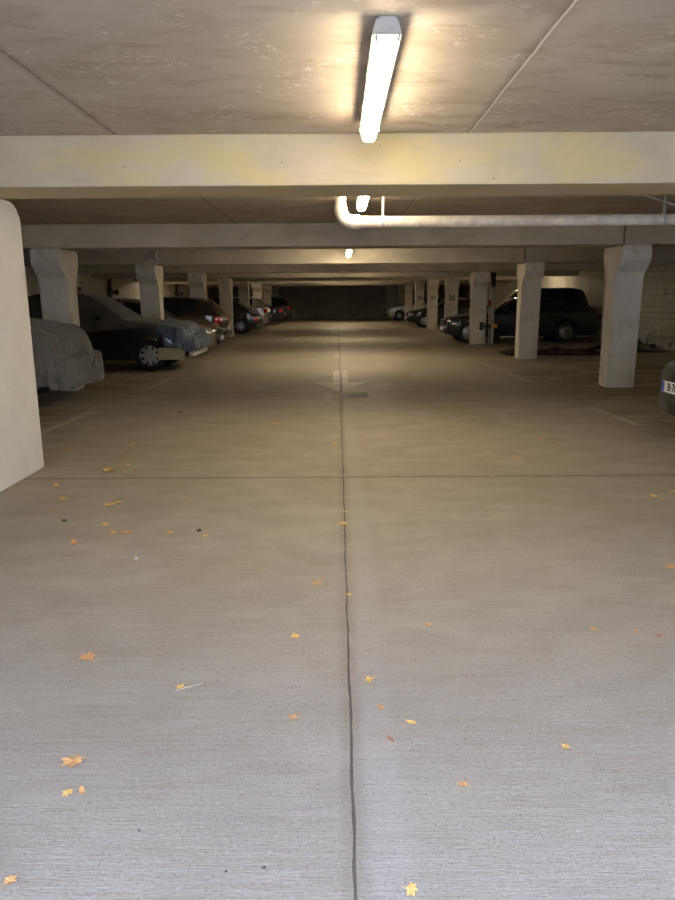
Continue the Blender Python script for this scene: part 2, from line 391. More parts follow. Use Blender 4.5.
# ------------------------------------------------------------------ lamps
def lamp(x, y0, y1, z, label, lit=True, drop=0, top=None):
    t = thing('ceiling_lamp', label, 'lamp', (x, (y0+y1)/2, z), 0, 'tube lamps on the ceiling')
    h = (y1-y0)/2
    bm = bmesh.new()
    prism(bm, [(-.060, 0), (.060, 0), (.060, .016), (.042, .077), (-.042, .077), (-.060, .016)], -h+.04, h-.02)
    bmesh.ops.bevel(bm, geom=bm.edges[:], offset=.008, segments=2, affect='EDGES')
    hs = obj('housing', bm, M['housing'], t)
    bm = bmesh.new()
    prism(bm, [(-.028, -.050), (.028, -.050), (.042, -.036), (.050, .0), (-.050, .0), (-.042, -.036)], -h, h)
    bmesh.ops.bevel(bm, geom=bm.edges[:], offset=.008, segments=2, affect='EDGES')
    obj('diffuser', bm, (M['lamp'] if y0 < 4 else M['lampfar']) if lit else M['lampoff'], t)
    for s in (-1, 1):
        obj('end_cap', box((-.05, s*h-.02*s-.02, -.03), (.05, s*h-.02*s+.02, .004), .006), M['housing'], t)
    rod = ZC-z-.075
    if rod > .004:
        for s in (-.75, .75):
            obj('mounting', box((-.015, s*h-.015, .07), (.015, s*h+.015, ZC-z), .002), M['galv'], t)
    if lit:
        for xx, yy in ((-.057, -h*.35), (-.057, h*.3), (-.057, h*.86), (.057, h*.86)):
            obj('clip', box((xx-.005, yy-.01, -.012), (xx+.005, yy+.01, .014)), M['metalwhite'], t)
    return t
lamp(.205, 3.08, 4.84, ZC-.078, 'long glowing tube lamp on the nearest ceiling bay')
lamp(.27, 6.45, 8.25, ZC-.11, 'glowing lamp peeking out below the yellow stained beam, above the pipe')
lamp(.24, 14.4, 16.2, 2.385, 'small glowing lamp beyond the white pipe, lighting the third beam')
lamp(.24, 17.3, 19.0, 2.42, 'lamp mostly hidden behind the third crossbeam')
lamp(.24, 24.7, 26.5, 2.43, 'lamp mostly hidden behind the fourth crossbeam')
lamp(.24, 35.4, 37.2, 2.43, 'lamp mostly hidden behind the sixth crossbeam')
lamp(.24, 40.9, 42.7, 2.43, 'furthest lamp, hidden behind the seventh crossbeam')
lamp(7.4, 29.0, 30.8, 2.40, 'added fill lamp over the right parking bays, hidden behind the fifth crossbeam')  # added fill light, out of sight, brightens the right side wall
lamp(-7.0, 34.2, 36.0, 2.40, 'added fill lamp over the left parking bays, hidden behind the crossbeams')  # added out of sight to lift the dim left wall
o = lamp(0, -.15, .15, 2.33, 'unlit slanting lamp high above the left parking bays', lit=False)
o.location = (-3.95, 15.4, 2.30); o.rotation_euler = (0, 0, math.radians(72))

# ------------------------------------------------------------------ drain pipe under ceiling
t = thing('drain_pipe', 'dusty white drain pipe running right under the ceiling from an elbow', 'pipe', (0, 7.4, 2.2))
pts = [(.03+.0, 0, .355), (.03, 0, .24), (.032, 0, .13)] + [(.032+.13*(1-math.cos(a)), 0, .13-.13*math.sin(a)) for a in [PI/2*k/8 for k in range(1, 9)]]
obj('elbow', add_tube(bmesh.new(), pts, [.045, .045]+[.066]*9, 20), M['pipe'], t, smooth=50)
obj('pipe_run', cyl((.15, 0, 0), (XR, 0, .015), .055, 24), M['pipe'], t, smooth=50)
obj('collar', cyl((.14, 0, 0), (.225, 0, 0), .07, 24), M['pipe'], t, smooth=50)
obj('collar', cyl((.03, 0, .20), (.03, 0, .27), .058, 24), M['pipe'], t, smooth=50)
for x in (.46, 3.29, 6.4):
    bm = bmesh.new(); add_cyl(bm, (x-.013, 0, .003), (x+.013, 0, .003), .060, 24); add_box(bm, (x-.012, -.005, .05), (x+.012, .005, .34)); add_box(bm, (x-.035, -.02, .335), (x+.035, .02, .357))
    obj('hanger', bm, M['galv'], t)
obj('stay', cyl((2.9, .12, .34), (3.45, .1, .15), .012, 8), M['galv'], t)

# ------------------------------------------------------------------ wall pipes and signs on the left wall
def wall_pipe(y, label):
    t = thing('wall_pipe', label, 'pipe', (XL+.10, y, 0), 0, 'dark standpipes on the left wall')
    obj('pipe', cyl((0, 0, 0), (0, 0, ZC), .07, 14), M['darkpipe'], t, smooth=50)
    bm = bmesh.new(); add_cyl(bm, (0, 0, 1.72), (.28, -.05, 1.72), .035, 10); add_cyl(bm, (.28, -.05, 1.62), (.28, -.05, 1.82), .09, 12); add_cyl(bm, (0, 0, 1.55), (0, 0, 1.9), .10, 14)
    obj('valve', bm, M['darkpipe'], t, smooth=40)
wall_pipe(29.0, 'dark standpipe with a valve on the left wall above the dark saloon')
wall_pipe(41.0, 'dark standpipe with a valve on the left wall behind the dark hatchback')
tag(obj('wall_sign', box((XL, 25.3, 1.62), (XL+.02, 26.0, 1.90), .004), M['rustsign']), 'small red brown sign on the left wall under the beam', 'sign')

# ------------------------------------------------------------------ downpipe, post and bumper arm beside the third right column
t = thing('downpipe', 'thin pale downpipe with black funnel top beside the third right column', 'pipe', (4.88, 22.5, 0))
obj('pipe', cyl((0, 0, .0), (0, 0, 1.78), .055, 16), M['pipe'], t, smooth=50)
obj('funnel', cyl((0, 0, 1.75), (-.02, 0, 2.2), .055, 16, .09), M['black'], t, smooth=50)
obj('collar', cyl((0, 0, 1.66), (0, 0, 1.76), .075, 16), M['pipe'], t, smooth=50)
obj('clamp', cyl((0, 0, .28), (0, 0, .38), .072, 16), M['pipe'], t, smooth=50)
obj('clamp', cyl((0, 0, .62), (0, 0, .66), .066, 16), M['pipe'], t, smooth=50)
t = thing('marker_post', 'thin white post with a red patch between the third right column and the downpipe', 'post', (4.745, 22.35, 0))
obj('post', box((-.02, -.02, 0), (.02, .02, 1.75), .004), M['metalwhite'], t)
obj('red_band', box((-.045, -.03, 1.16), (.045, -.02, 1.38), .003), M['signred'], t)
t = thing('guard_bracket', 'black guard bracket with an orange end fixed low on the third right column', 'bracket', (4.6, 22.02, .55))
obj('plate', box((-.20, 0, -.10), (-.10, .10, .14), .01), M['black'], t)
obj('arm', box((-.10, .02, -.02), (.24, .07, .05), .008), M['black'], t)
obj('end_block', box((.17, -.01, -.04), (.34, .08, .08), .012), M['orange'], t, loc=None)

# ------------------------------------------------------------------ floor marks
def flat(name, polys, m, z=.003):
    bm = bmesh.new()
    for p in polys:
        vs = [bm.verts.new((x, y, z)) for x, y in p]; bm.faces.new(vs)
    r = bmesh.ops.extrude_face_region(bm, geom=bm.faces[:]); bmesh.ops.translate(bm, verts=[v for v in r['geom'] if isinstance(v, bmesh.types.BMVert)], vec=(0, 0, -.0025))
    return obj(name, bm, m)
o = flat('painted_arrow', [[(-.10, 14.3), (.028, 14.3), (.028, 12.25), (-.10, 12.25)], [(.07, 14.3), (.18, 14.3), (.18, 12.25), (.07, 12.25)],
     [(-.42, 12.35), (-.10, 12.25), (.028, 12.25), (.028, 11.0)], [(.07, 12.25), (.18, 12.25), (.51, 12.35), (.07, 11.0)]], M['paint'])
tag(o, 'worn white direction arrow painted on the lane just beyond the floor drain', 'floor marking')
def line(p, q, w, label):
    d = Vector((q[0]-p[0], q[1]-p[1])).normalized(); n = Vector((-d.y, d.x))*w/2
    o = flat('painted_line', [[(p[0]+n.x, p[1]+n.y), (p[0]-n.x, p[1]-n.y), (q[0]-n.x, q[1]-n.y), (q[0]+n.x, q[1]+n.y)]], M['faded'])
    tag(o, label, 'floor marking', 'faded parking lines')
line((-3.33, 7.5), (-3.25, 9.3), .11, 'faded white lane dash left, behind the near white pillar')
line((-3.18, 11.4), (-3.1, 13.2), .11, 'faded white lane dash in front of the dark covered saloon')
line((-3.02, 16.0), (-3.0, 17.4), .11, 'faded white lane dash in front of the warm grey hatchback')
line((3.45, 7.9), (3.37, 9.3), .11, 'white lane dash on the right, nearer than the first right column')
line((3.33, 12.2), (3.3, 13.5), .11, 'white lane dash on the right between the first and second right columns')
line((3.27, 15.2), (3.25, 16.0), .10, 'short faded lane dash just before the second right column')
line((4.7, 11.4), (8.9, 11.4), .10, 'white bay line running right from the nearest right column')
line((4.3, 14.0), (8.9, 14.0), .10, 'faded bay line crossing the empty bay in front of the black sheeting')
line((3.4, 20.6), (8.9, 20.6), .10, 'faded bay line between the black sheeting and the parked sedan')
line((-.16, 10.9), (-.16, 9.9), .14, 'worn pale patch of paint left of the floor drain')
line((.07, 21.2), (.6, 21.2), .12, 'short white stroke across the lane seam far beyond the arrow')
line((-.03, 19.5), (-.03, 17.2), .11, 'pale stroke along the lane seam beyond the arrow')
# drain
t = thing('floor_drain', 'dark iron drain grate set into the lane beside the long joint', 'drain', (.25, 10.64, 0))
obj('frame', (lambda b: (add_box(b, (-.20, -.24, -.02), (.20, -.215, .006)), add_box(b, (-.20, .215, -.02), (.20, .24, .006)), add_box(b, (-.20, -.24, -.02), (-.185, .24, .006)), add_box(b, (.185, -.24, -.02), (.20, .24, .006)), b)[-1])(bmesh.new()), M['grate'], t)
obj('pit', box((-.185, -.215, -.02), (.185, .215, .001)), M['pit'], t)
bm = bmesh.new()
for k in range(9): add_box(bm, (-.175+k*.041, -.21, -.01), (-.175+k*.041+.020, .21, .007))
add_box(bm, (-.18, -.02, -.01), (.18, .02, .0075))
obj('grate', bm, M['grate'], t)

# ------------------------------------------------------------------ wheels and cars
def interp(P, x):
    if x <= P[0][0]: return P[0][1]
    for (a, u), (b, v) in zip(P, P[1:]):
        if x <= b:
            t = (x-a)/(b-a); return u+(v-u)*t
    return P[-1][1]
def sinterp(P, x, r=.05):
    return sum(interp(P, x+d*r)*w for d, w in ((-1, .15), (-.5, .22), (0, .26), (.5, .22), (1, .15)))
def wheel(parent, x, y, R, side, style, n, rimm):
    t = obj('wheel', lathe_y(bmesh.new(), [(-.10, R*.62), (-.105, R*.80), (-.085, R*.97), (-.03, R), (.03, R), (.085, R*.97), (.105, R*.80), (.095, R*.66), (.06, R*.62), (-.02, R*.62), (-.10, R*.62)], 40), M['tyre'], parent, smooth=60, loc=(x, y, R))
    if side < 0: t.rotation_euler = (0, 0, PI)
    bm = bmesh.new(); ro = R*.665
    if style == 'disc':
        lathe_y(bm, [(.085, ro), (.10, ro*.97), (.085, ro*.88), (.06, ro*.84), (.088, ro*.7), (.10, ro*.35), (.098, ro*.3), (.11, ro*.22), (.11, 0)], 40)
        lathe_y(bm, [(.0, ro), (.085, ro)], 40)
    else:
        lathe_y(bm, [(-.02, ro*.94), (.075, ro*.94), (.10, ro*.985), (.095, ro), (.0, ro)], 40)
        lathe_y(bm, [(.04, ro*.24), (.085, ro*.22), (.09, ro*.12), (.085, 0)], 24)
        for k in range(n):
            a = 2*PI*k/n
            for hw0, hw1 in [(.16, .13) if style == 'spoke' else (.16, .20)]:
                da = Vector((math.cos(a), 0, math.sin(a))); pa = Vector((-math.sin(a), 0, math.cos(a)))
                p0 = da*ro*.15; p1 = da*ro*.95
                vs = []
                for (p, hw, y0, y1) in ((p0, hw0*ro, .04, .085), (p1, hw1*ro, .045, .08)):
                    for s in (-1, 1):
                        for yy in (y0, y1): vs.append(bm.verts.new(p+pa*hw*s+Vector((0, yy, 0))))
                for f in ((0, 1, 3, 2), (4, 6, 7, 5), (0, 4, 5, 1), (2, 3, 7, 6), (1, 5, 7, 3), (0, 2, 6, 4)): bm.faces.new([vs[i] for i in f])
    obj('rim', bm, rimm, t, smooth=35)
    obj('brake_disc', lathe_y(bmesh.new(), [(-.05, ro*.98), (-.01, ro*.93), (0.0, ro*.9), (0.0, 0)], 24), M['black'], t, smooth=30)
    return t
SED = dict(L=4.75, W=.87, zt=[(0, .60), (.03, .74), (.18, .80), (.7, .88), (1.25, .95), (1.7, .97), (3.6, 1.0), (4.0, 1.02), (4.6, .98), (4.72, .93), (4.75, .80)],
           zc=[(0, 0), (1.35, .93), (2.05, 1.33), (2.35, 1.40), (2.9, 1.42), (3.35, 1.36), (4.05, 1.0), (4.06, 0)], wx=(.86, 3.62), R=.315, ws=(1.42, 2.12), rw=(3.3, 4.02), sw=[(1.62, 2.52), (2.62, 3.55)])
HAT = dict(L=4.15, W=.87, zt=[(0, .60), (.04, .72), (.25, .82), (.7, .93), (1.1, 1.0), (1.6, 1.0), (3.6, 1.06), (4.05, 1.02), (4.13, .9), (4.15, .78)],
           zc=[(0, 0), (.98, .96), (1.9, 1.38), (2.3, 1.46), (3.0, 1.47), (3.55, 1.41), (3.72, 1.36), (4.08, 1.0), (4.09, 0)], wx=(.80, 3.38), R=.315, ws=(1.05, 1.95), rw=(3.68, 4.05), sw=[(1.3, 2.3), (2.4, 3.35)])
SUV = dict(L=4.4, W=.90, zt=[(0, .75), (.04, .92), (.2, 1.02), (.7, 1.10), (1.15, 1.14), (1.7, 1.15), (4.0, 1.18), (4.34, 1.1), (4.4, .9)],
           zc=[(0, 0), (1.1, 1.12), (1.75, 1.62), (2.1, 1.70), (3.6, 1.71), (4.0, 1.64), (4.3, 1.15), (4.31, 0)], wx=(.85, 3.55), R=.35, ws=(1.15, 1.85), rw=(3.98, 4.3), sw=[(1.45, 2.4), (2.5, 3.8)])
ROUND = dict(L=4.1, W=.87, zt=[(0, .55), (.05, .68), (.3, .82), (.7, .92), (1.1, .97), (3.0, 1.0), (3.6, .95), (3.95, .82), (4.06, .70), (4.1, .58)],
           zc=[(0, 0), (1.05, .95), (1.7, 1.36), (2.2, 1.48), (2.6, 1.46), (3.1, 1.28), (3.55, 1.05), (3.8, .92), (3.81, 0)], wx=(.78, 3.28), R=.325, ws=(1.1, 1.75), rw=(2.95, 3.55), sw=[(1.3, 2.2), (2.3, 2.9)])
def scaled(S, L=None, H=1.):
    k = (L or S['L'])/S['L']; q = dict(S); q['L'] = S['L']*k
    q['zt'] = [(a*k, b*(H*.5+.5)) for a, b in S['zt']]; q['zc'] = [(a*k, b*H) for a, b in S['zc']]
    q['wx'] = tuple(a*k for a in S['wx']); q['ws'] = tuple(a*k for a in S['ws']); q['rw'] = tuple(a*k for a in S['rw']); q['sw'] = [(a*k, b*k) for a, b in S['sw']]
    return q
def width(S, x):
    L = S['L']; a = max(0, 1-x/.75); b = max(0, 1-(L-x)/.6)
    return S['W']*(1-.17*a**2.2-.13*b**2.2)
def shift(S, x, p):
    L = S['L']; c = S.get('curve', .13)
    a = max(0, 1-x/.9); b = max(0, 1-(L-x)/.9)
    q = (p/S['W'])**2
    return (c*b-c*a)*q      # added to local x (nose at +L/2)
def ring(S, x, arch=True):
    zb = .20 + .10*max(0, 1-x/.35)**1.5 + .12*max(0, 1-(S['L']-x)/.35)**1.5
    if arch:
        for wx in S['wx']:
            ra = S['R']+.055; d = abs(x-wx)
            if d < ra: zb = max(zb, S['R']+math.sqrt(ra*ra-d*d))
    w = width(S, x); zt = sinterp(S['zt'], x, .05); zc = max(sinterp(S['zc'], x, .10), 0)
    top = max(zt+.012, zc); f = min(1, max(0, (zc-zt)/.42))
    zs = zt-.07
    pts = [(0, zb), (.78*w, zb), (.93*w, zb+.015)]
    for t_, k in ((.3, .985), (.6, 1.0)):
        pts.append((k*w, max(zb+.02+t_*.02, zb+(zs-zb)*t_ if zb < .3 else .20+(zs-.20)*t_)))
    z4 = pts[-1][1]
    if z4 <= pts[-2][1]: pts[-1] = (w, pts[-2][1]+.01)
    pts += [(.985*w, max(zs, pts[-1][1]+.01)), (.925*w, zt-.018)]
    pts += [(.895*w, zt+.004+f*.03), (.895*w-(.17*f+.06)*w, top-.055*f-.004*(1-f)), (.66*w, top-.014), (.36*w, top+.004), (0, top+.012)]
    return pts
def car(name, label, cat, nose_tail_x, y, facing, S, paint, wst='spoke', nsp=7, plate=None, front=None, rimm=None, steel=False, group=None, chrome=False):
    """facing +1: nose at nose_tail_x pointing +X;  -1: nose pointing -X.  tail_x variants use negative L offsets"""
    L = S['L']
    t = thing(name, label, cat, nose_tail_x, 0 if facing > 0 else PI, group)
    # local x: nose at +L/2
    xs = [i*.055 for i in range(int(L/.055)+1)]
    for a in (.0, .008, .025, L-.025, L-.008, L): xs.append(a)
    for wx in S['wx']:
        ra = S['R']+.055
        xs += [wx-ra-.002, wx-ra+.004, wx-ra+.025, wx+ra-.025, wx+ra-.004, wx+ra+.002]
    for a in list(S['ws'])+list(S['rw'])+[q for s in S['sw'] for q in s]: xs.append(a)
    xs = sorted(set(round(a, 4) for a in xs if 0 <= a <= L))
    xs = [a for i, a in enumerate(xs) if i == 0 or a-xs[i-1] > .003]
    rings = []
    for x in xs:
        h = ring(S, x)
        e = 1.0
        if x < .03: e = .955+1.5*x
        if x > L-.03: e = .955+1.5*(L-x)
        zc0 = .5
        h = [(p*e, zc0+(z-zc0)*e) for p, z in h]
        full = [(p, z) for p, z in h] + [(-p, z) for p, z in h[-2:0:-1]]
        rings.append([Vector((L/2-x+shift(S, x, p), p, z)) for p, z in full])
    n = len(rings[0]); NH = 12
    parts = {'body': [], 'windscreen': [], 'rear_window': [], 'side_window': []}
    def cls(i, k):
        xm = (xs[i]+xs[i+1])/2
        kk = k if k < NH-1 else n-1-k      # mirrored band index 0..10
        if kk in (8, 9, 10):
            if S['ws'][0] < xm < S['ws'][1]: return 'windscreen'
            if S['rw'][0] < xm < S['rw'][1]: return 'rear_window'
        if kk == 7:
            for a, b in S['sw']:
                if a < xm < b: return 'side_window' 
        return 'body'
    meshes = {}
    for i in range(len(xs)-1):
        for k in range(n):
            c = cls(i, k)
            if c == 'side_window': c += '+' if rings[i][k].y > 0 else '-'
            if c not in meshes: meshes[c] = (bmesh.new(), {})
            bm, vm = meshes[c]
            f = []
            for (a, b) in ((i, k), (i+1, k), (i+1, (k+1) % n), (i, (k+1) % n)):
                if (a, b) not in vm: vm[(a, b)] = bm.verts.new(rings[a][b])
                f.append(vm[(a, b)])
            bm.faces.new(f)
    bm, vm = meshes['body']
    bm.faces.new([vm[(0, k)] for k in range(n)]); bm.faces.new([vm[(len(xs)-1, k)] for k in range(n)])
    for c, (bm, vm) in meshes.items():
        nm = c.rstrip('+-')
        obj(nm, bm, paint if nm == 'body' else M['glass'], t, smooth=38)
    W = S['W']
    for wx in S['wx']:
        for s in (-1, 1): wheel(t, L/2-wx, s*(W-.125), S['R'], s, wst, nsp, rimm or M['rim'])
    zf = interp(S['zt'], .1); zr = interp(S['zt'], L-.1)
    xf = L/2; xr = -L/2
    # lamps
    def tl(nm, x, y_, z, sx, sy, sz, m, rz=0, b=.02):
        o = obj(nm, box((-sx/2, -sy/2, -sz/2), (sx/2, sy/2, sz/2), b), m, t, smooth=40); o.location = (x, y_, z); o.rotation_euler = (0, 0, rz); return o
    for s in (-1, 1):
        if front == 'round':
            for q, yy in enumerate((.70, .53)):
                o = obj('headlight', lathe_y(bmesh.new(), [(-.06, .085), (.0, .085), (.02, .06), (.03, 0)], 20), M['lens'], t, smooth=40); o.location = (xf-.08-.04*(1-q)-.03, s*yy*W/.87, zf-.13); o.rotation_euler = (0, 0, -PI/2)
        else:
            tl('headlight', xf-.115-S.get('hx', 0)-S.get('curve', .13)*.5, s*.66*W/.87, zf-.13, .26, .26, .13, S.get('lens', M['lens']), -s*.38, .035)
        tl('tail_light', xr+.10+S.get('curve', .13)*.62, s*(.70*W/.87), zr-.17, .20, .20, .19, S.get('tail', M['red']), s*.25, .03)
        if S.get('mirror', 1): tl('side_mirror', L/2-S['ws'][0]-.42, s*(W+.02), interp(S['zt'], S['ws'][0]+.4)+.06, .10, .20, .12, paint, 0, .03)
        for (a, b) in S['sw']:
            o = tl('door_handle', L/2-b+.15, s*(W*.972), interp(S['zt'], b)-.13, .15, .025, .025, M['chrome'] if chrome else paint, 0, .008)
    CW = 1 if S.get('curve', .13) < .2 else .5
    g_ = tl('grille', xf+.0-.02, 0, zf-.13, .09, .62*CW if not chrome else .56, .12, M['black'] , 0, .01)
    tl('bumper_grille', xf-.03, 0, .36, .11 if CW == 1 else .05, .85*CW, .13, M['black'], 0, .02)
    if chrome:
        o = tl('grille_surround', xf+.0, 0, zf-.045, .05, .62, .022, M['chrome'], 0, .006)
        tl('bumper_trim', xf-.03, 0, .50, .13, 1.05, .03, M['chrome'], 0, .008)
    ba = tl('bumper_strip', xr+.03, 0, .46, .12, 1.1, .05, M['black'], 0, .012)
    # plates
    for sx, nm in ((1, 'front_plate'), (-1, 'rear_plate')):
        zz = S.get('fp', .45) if sx > 0 else .62
        p = tl('number_plate', (xf if sx > 0 else xr)+sx*.03, 0, zz, .012, .52, .11, M['plate'], 0, .003)
        b = obj('country_band', box((-.004, -.022, -.05), (.004, .022, .05), .001), M['blue'], p); b.location = (sx*.004, (-.235 if sx > 0 else .235), 0)
        if plate:
            text_obj('plate_text', plate, .105, M['ink'], p, (sx*.0075, 0.02 if sx > 0 else -.02, 0), (PI/2, 0, PI/2 if sx > 0 else -PI/2), .002)
    return t
def cx(nose, L): return nose-L/2    # centre x when the end facing +x sits at nose
G_ = 'parked cars'
# cloth helper: wraps the car surface of spec S between stations, down to a lower height
def cloth(name, S, x0, x1, low, off, m, parent=None, seed=0, amp=.03, N=44, dx=.035, front_cap=False, rear_cap=False, flare=.03, fold=9., zlow_fn=None, shrink=1.):
    bm = bmesh.new(); rows = []
    def outline(x, e=1.):
        h = ring(S, min(max(x, 0), S['L']), False)[2:]
        h = [(p, z) for p, z in h]
        h[0] = (h[0][0], .18)
        zl = zlow_fn(x) if zlow_fn else low
        # clip to low
        out = []
        for a, b in zip(h, h[1:]):
            if b[1] <= zl: continue
            if a[1] < zl:
                t_ = (zl-a[1])/(b[1]-a[1]); out.append((a[0]+(b[0]-a[0])*t_, zl))
            elif not out: out.append(a)
            out.append(b)
        ds = [0]
        for a, b in zip(out, out[1:]): ds.append(ds[-1]+math.hypot(a[0]-b[0], a[1]-b[1]))
        pts = []
        for k in range(N+1):
            s = ds[-1]*k/N; j = max(i for i in range(len(ds)) if ds[i] <= s+1e-9); j = min(j, len(ds)-2)
            t_ = (s-ds[j])/max(ds[j+1]-ds[j], 1e-6)
            pts.append((out[j][0]+(out[j+1][0]-out[j][0])*t_, out[j][1]+(out[j+1][1]-out[j][1])*t_))
        return pts
    nx = int((x1-x0)/dx)
    stations = [x0+(x1-x0)*i/nx for i in range(nx+1)]
    L = S['L']
    def row(x, e, xo, zsc=1):
        pts = outline(x); r = []
        full = [(p, z) for p, z in pts]+[(-p, z) for p, z in pts[-2::-1]]
        zm = .62
        for p, z in full:
            p2 = p*e; z2 = zm+(z-zm)*(e if z > zm else 1)
            lowness = max(0, 1-z/.98)**.6
            nrm = Vector((0, p, (z-.7)*1.2)); nrm = nrm.normalized() if nrm.length > .01 else Vector((0, 0, 1))
            f = (2*abs(math.sin(x*fold*.5+2.2*noise.noise(Vector((x*1.6, z*1.8, seed)))*4+seed))-1)*.75*(.5+abs(noise.noise(Vector((x*2, seed, 0))))*1.6)+noise.noise(Vector((x*9, z*1.5+p, seed)))*1.0
            d = off+amp*(.15+1.2*lowness)*(f*.6+.6)+.5*amp*abs(noise.noise(Vector((x*3+p*2.4, p*4+seed, z*2))))+flare*lowness*.6
            r.append(Vector((L/2-xo+shift(S, x, p2), p2, z2))+nrm*d*(1 if e == 1 else max(e, .3)))
        return r
    if front_cap:
        for j in range(7):
            q = j/7; e = math.sin(q*PI/2)
            rows.append(row(x0, .03+.95*e, x0-off-.035-.10*math.cos(q*PI/2)))
    for x in stations: rows.append(row(x, 1, x))
    if front_cap:   # pleats over the rounded front end
        for j in range(7):
            for v in rows[j]: v.x += amp*.6*(2*abs(math.sin(v.y*18+3*noise.noise(v*3)))-1)*1.6*max(0, 1-v.z/1.0)
    if rear_cap:
        for j in range(6, -1, -1):
            q = j/7; e = math.sin(q*PI/2)
            rows.append(row(x1, .03+.95*e, x1+off+.035+.10*math.cos(q*PI/2)))
    V = [[bm.verts.new(v) for v in r] for r in rows]
    for a, b in zip(V, V[1:]):
        for k in range(len(a)-1): bm.faces.new((a[k], a[k+1], b[k+1], b[k]))
    if front_cap: bm.faces.new(V[0])
    if rear_cap: bm.faces.new(V[-1])
    o = obj(name, bm, m, parent, smooth=180)
    md = o.modifiers.new('thickness', 'SOLIDIFY'); md.thickness = .006; md.offset = 1
    return o

# --- left side
# A: car fully under a grey cover
SA = scaled(SED, 4.6, 1.0)
SA['zt'] = [(0, .62), (.03, .80), (.10, .95), (.25, 1.04), (.8, 1.12), (1.2, 1.18), (3.8, 1.15), (4.5, 1.02), (4.6, .8)]
SA['wx'] = (1.05, 3.6)
SAc = scaled(SED, 4.0, .88); SAc['W'] = .74
ca = car('covered_car', 'car under the grey cover at the near left, only its dark underside showing', 'car', (cx(-3.70, 4.6), 10.15, 0), 10.15, 1, SAc, M['p_black'], 'spoke', 6, group=G_)
o = cloth('car_cover', SA, .0, 4.6, .27, .025, M['coverA'], seed=3, amp=.055, front_cap=True, rear_cap=True, fold=42, dx=.016, zlow_fn=lambda x: .30+.06*math.sin(x*3.1)+.03*math.sin(x*11))
o.location = ca.location; tag(o, 'grey pleated fabric cover over the nearest left car', 'car cover', 'fabric covers over parked cars')
# B: dark saloon with covers
SB = scaled(SED, 4.7, 1.12)
cb = car('saloon_car', 'dark old saloon under dark and blue grey sheets, beside the grey covered car', 'car', (cx(-3.02, 4.7), 15.3, 0), 15.3, 1, SB, M['p_navy'], 'hole', 8, group=G_)
o = cloth('car_cover', SB, .50, 3.9, .30, .022, M['coverB'], seed=8, amp=.035, fold=7, zlow_fn=lambda x: .86-.06*min(1, max(0, (x-1.2)/.8)))
o.location = cb.location; tag(o, 'dark grey sheet over windscreen and roof of the dark saloon', 'car cover', 'fabric covers over parked cars')
o = cloth('car_cover', SB, -.0, .62, .60, .055, M['tarpblue'], seed=5, amp=.085, front_cap=True, fold=19, dx=.02, zlow_fn=lambda x: .45+.36*min(1, x/.6))
o.location = cb.location; tag(o, 'blue grey cloth draped over the bonnet front of the dark saloon', 'car cover', 'fabric covers over parked cars')
for s, m_ in ((-1, M['cream']), (1, M['cream'])):
    bm = bmesh.new(); prism(bm, [(.46, -.0), (.10, -.02), (.0, .26), (.50, .26)][::1], -.02, .02)
    o = obj('bumper_corner', box((-.34, -.03, -.13), (.20, .03, .12), .015), m_, cb); o.location = (4.7/2-.33, s*(.835), .36); o.rotation_euler = (0, 0, -s*.16)
    bm.free()
o = obj('bumper_front', box((-.05, -.76, -.06), (.05, .76, .06), .02), M['metalwhite'], cb); o.location = (4.7/2+.0, 0, .35)
# C: warm grey hatch nose out
SC_ = scaled(HAT, 4.2, 1.0)
cc = car('hatchback_car', 'warm grey metallic hatchback with bonnet and headlamp facing the lane', 'car', (cx(-3.10, 4.2), 18.75, 0), 18.75, 1, SC_, M['p_grey'], 'spoke', 5, group=G_)
# D: dark hatch tail out
cd = car('hatchback_car', 'dark brown hatchback with bright red tail lamp, behind the grey hatchback', 'car', (cx(-3.25, 4.15), 20.95, 0), 20.95, -1, scaled(HAT, 4.15, 1.03), M['p_brown'], 'spoke', 5, group=G_)
ce = car('rounded_car', 'dark rounded hatchback with alloy wheel and red lamp, beyond the fourth left column', 'car', (cx(-3.25, 4.1), 30.4, 0), 30.4, -1, scaled(ROUND, 4.1, 1.02), M['p_slate'], 'spoke', 7, group=G_)
cf = car('hatchback_car', 'silver hatchback backed in with its shiny tail toward the lane', 'car', (cx(-3.3, 4.1), 35.0, 0), 35.0, -1, scaled(HAT, 4.1, 1.04), M['p_silver'], 'spoke', 5, group=G_, chrome=True)
cg = car('saloon_car', 'dark saloon with a red tail lamp, beyond the silver hatchback', 'car', (cx(-3.0, 4.5), 40.2, 0), 40.2, -1, scaled(SED, 4.5, .98), M['p_dark'], 'spoke', 5, group=G_)
ch_ = car('hatchback_car', 'last dark car on the left, beside the end wall', 'car', (cx(-2.9, 4.2), 45.4, 0), 45.4, -1, scaled(HAT, 4.2, 1.05), M['p_black'], 'spoke', 5, group=G_)
# --- right side (nose toward the lane = -x)
def cxr(nose, L): return nose+L/2
SI = scaled(SED, 5.05, 1.03); SI['R'] = .34; SI['wx'] = (.74, 3.85); SI['tail'] = M['darkred']; SI['lens'] = M['lens']
ci = car('saloon_car', 'long dark old saloon with round lamps and chrome, behind the third right column', 'car', (cxr(3.47, 5.05), 23.65, 0), 23.65, -1, SI, M['p_dark'], 'disc', 5, front='round', rimm=M['rimdark'], group=G_, chrome=True)
SK = scaled(SUV, 4.35, 1.03); SK['tail'] = M['darkred']
ck = car('suv_car', 'tall black car whose roof shows above the long dark saloon', 'car', (cxr(4.65, 4.35), 25.68, 0), 25.68, -1, SK, M['p_black'], 'spoke', 5, group=G_)
cn = car('saloon_car', 'dark car with chrome bumper showing between the columns 25 and 27', 'car', (cxr(3.45, 4.5), 35.9, 0), 35.9, -1, scaled(SED, 4.5, 1.0), M['p_black'], 'disc', 5, group=G_, chrome=True)
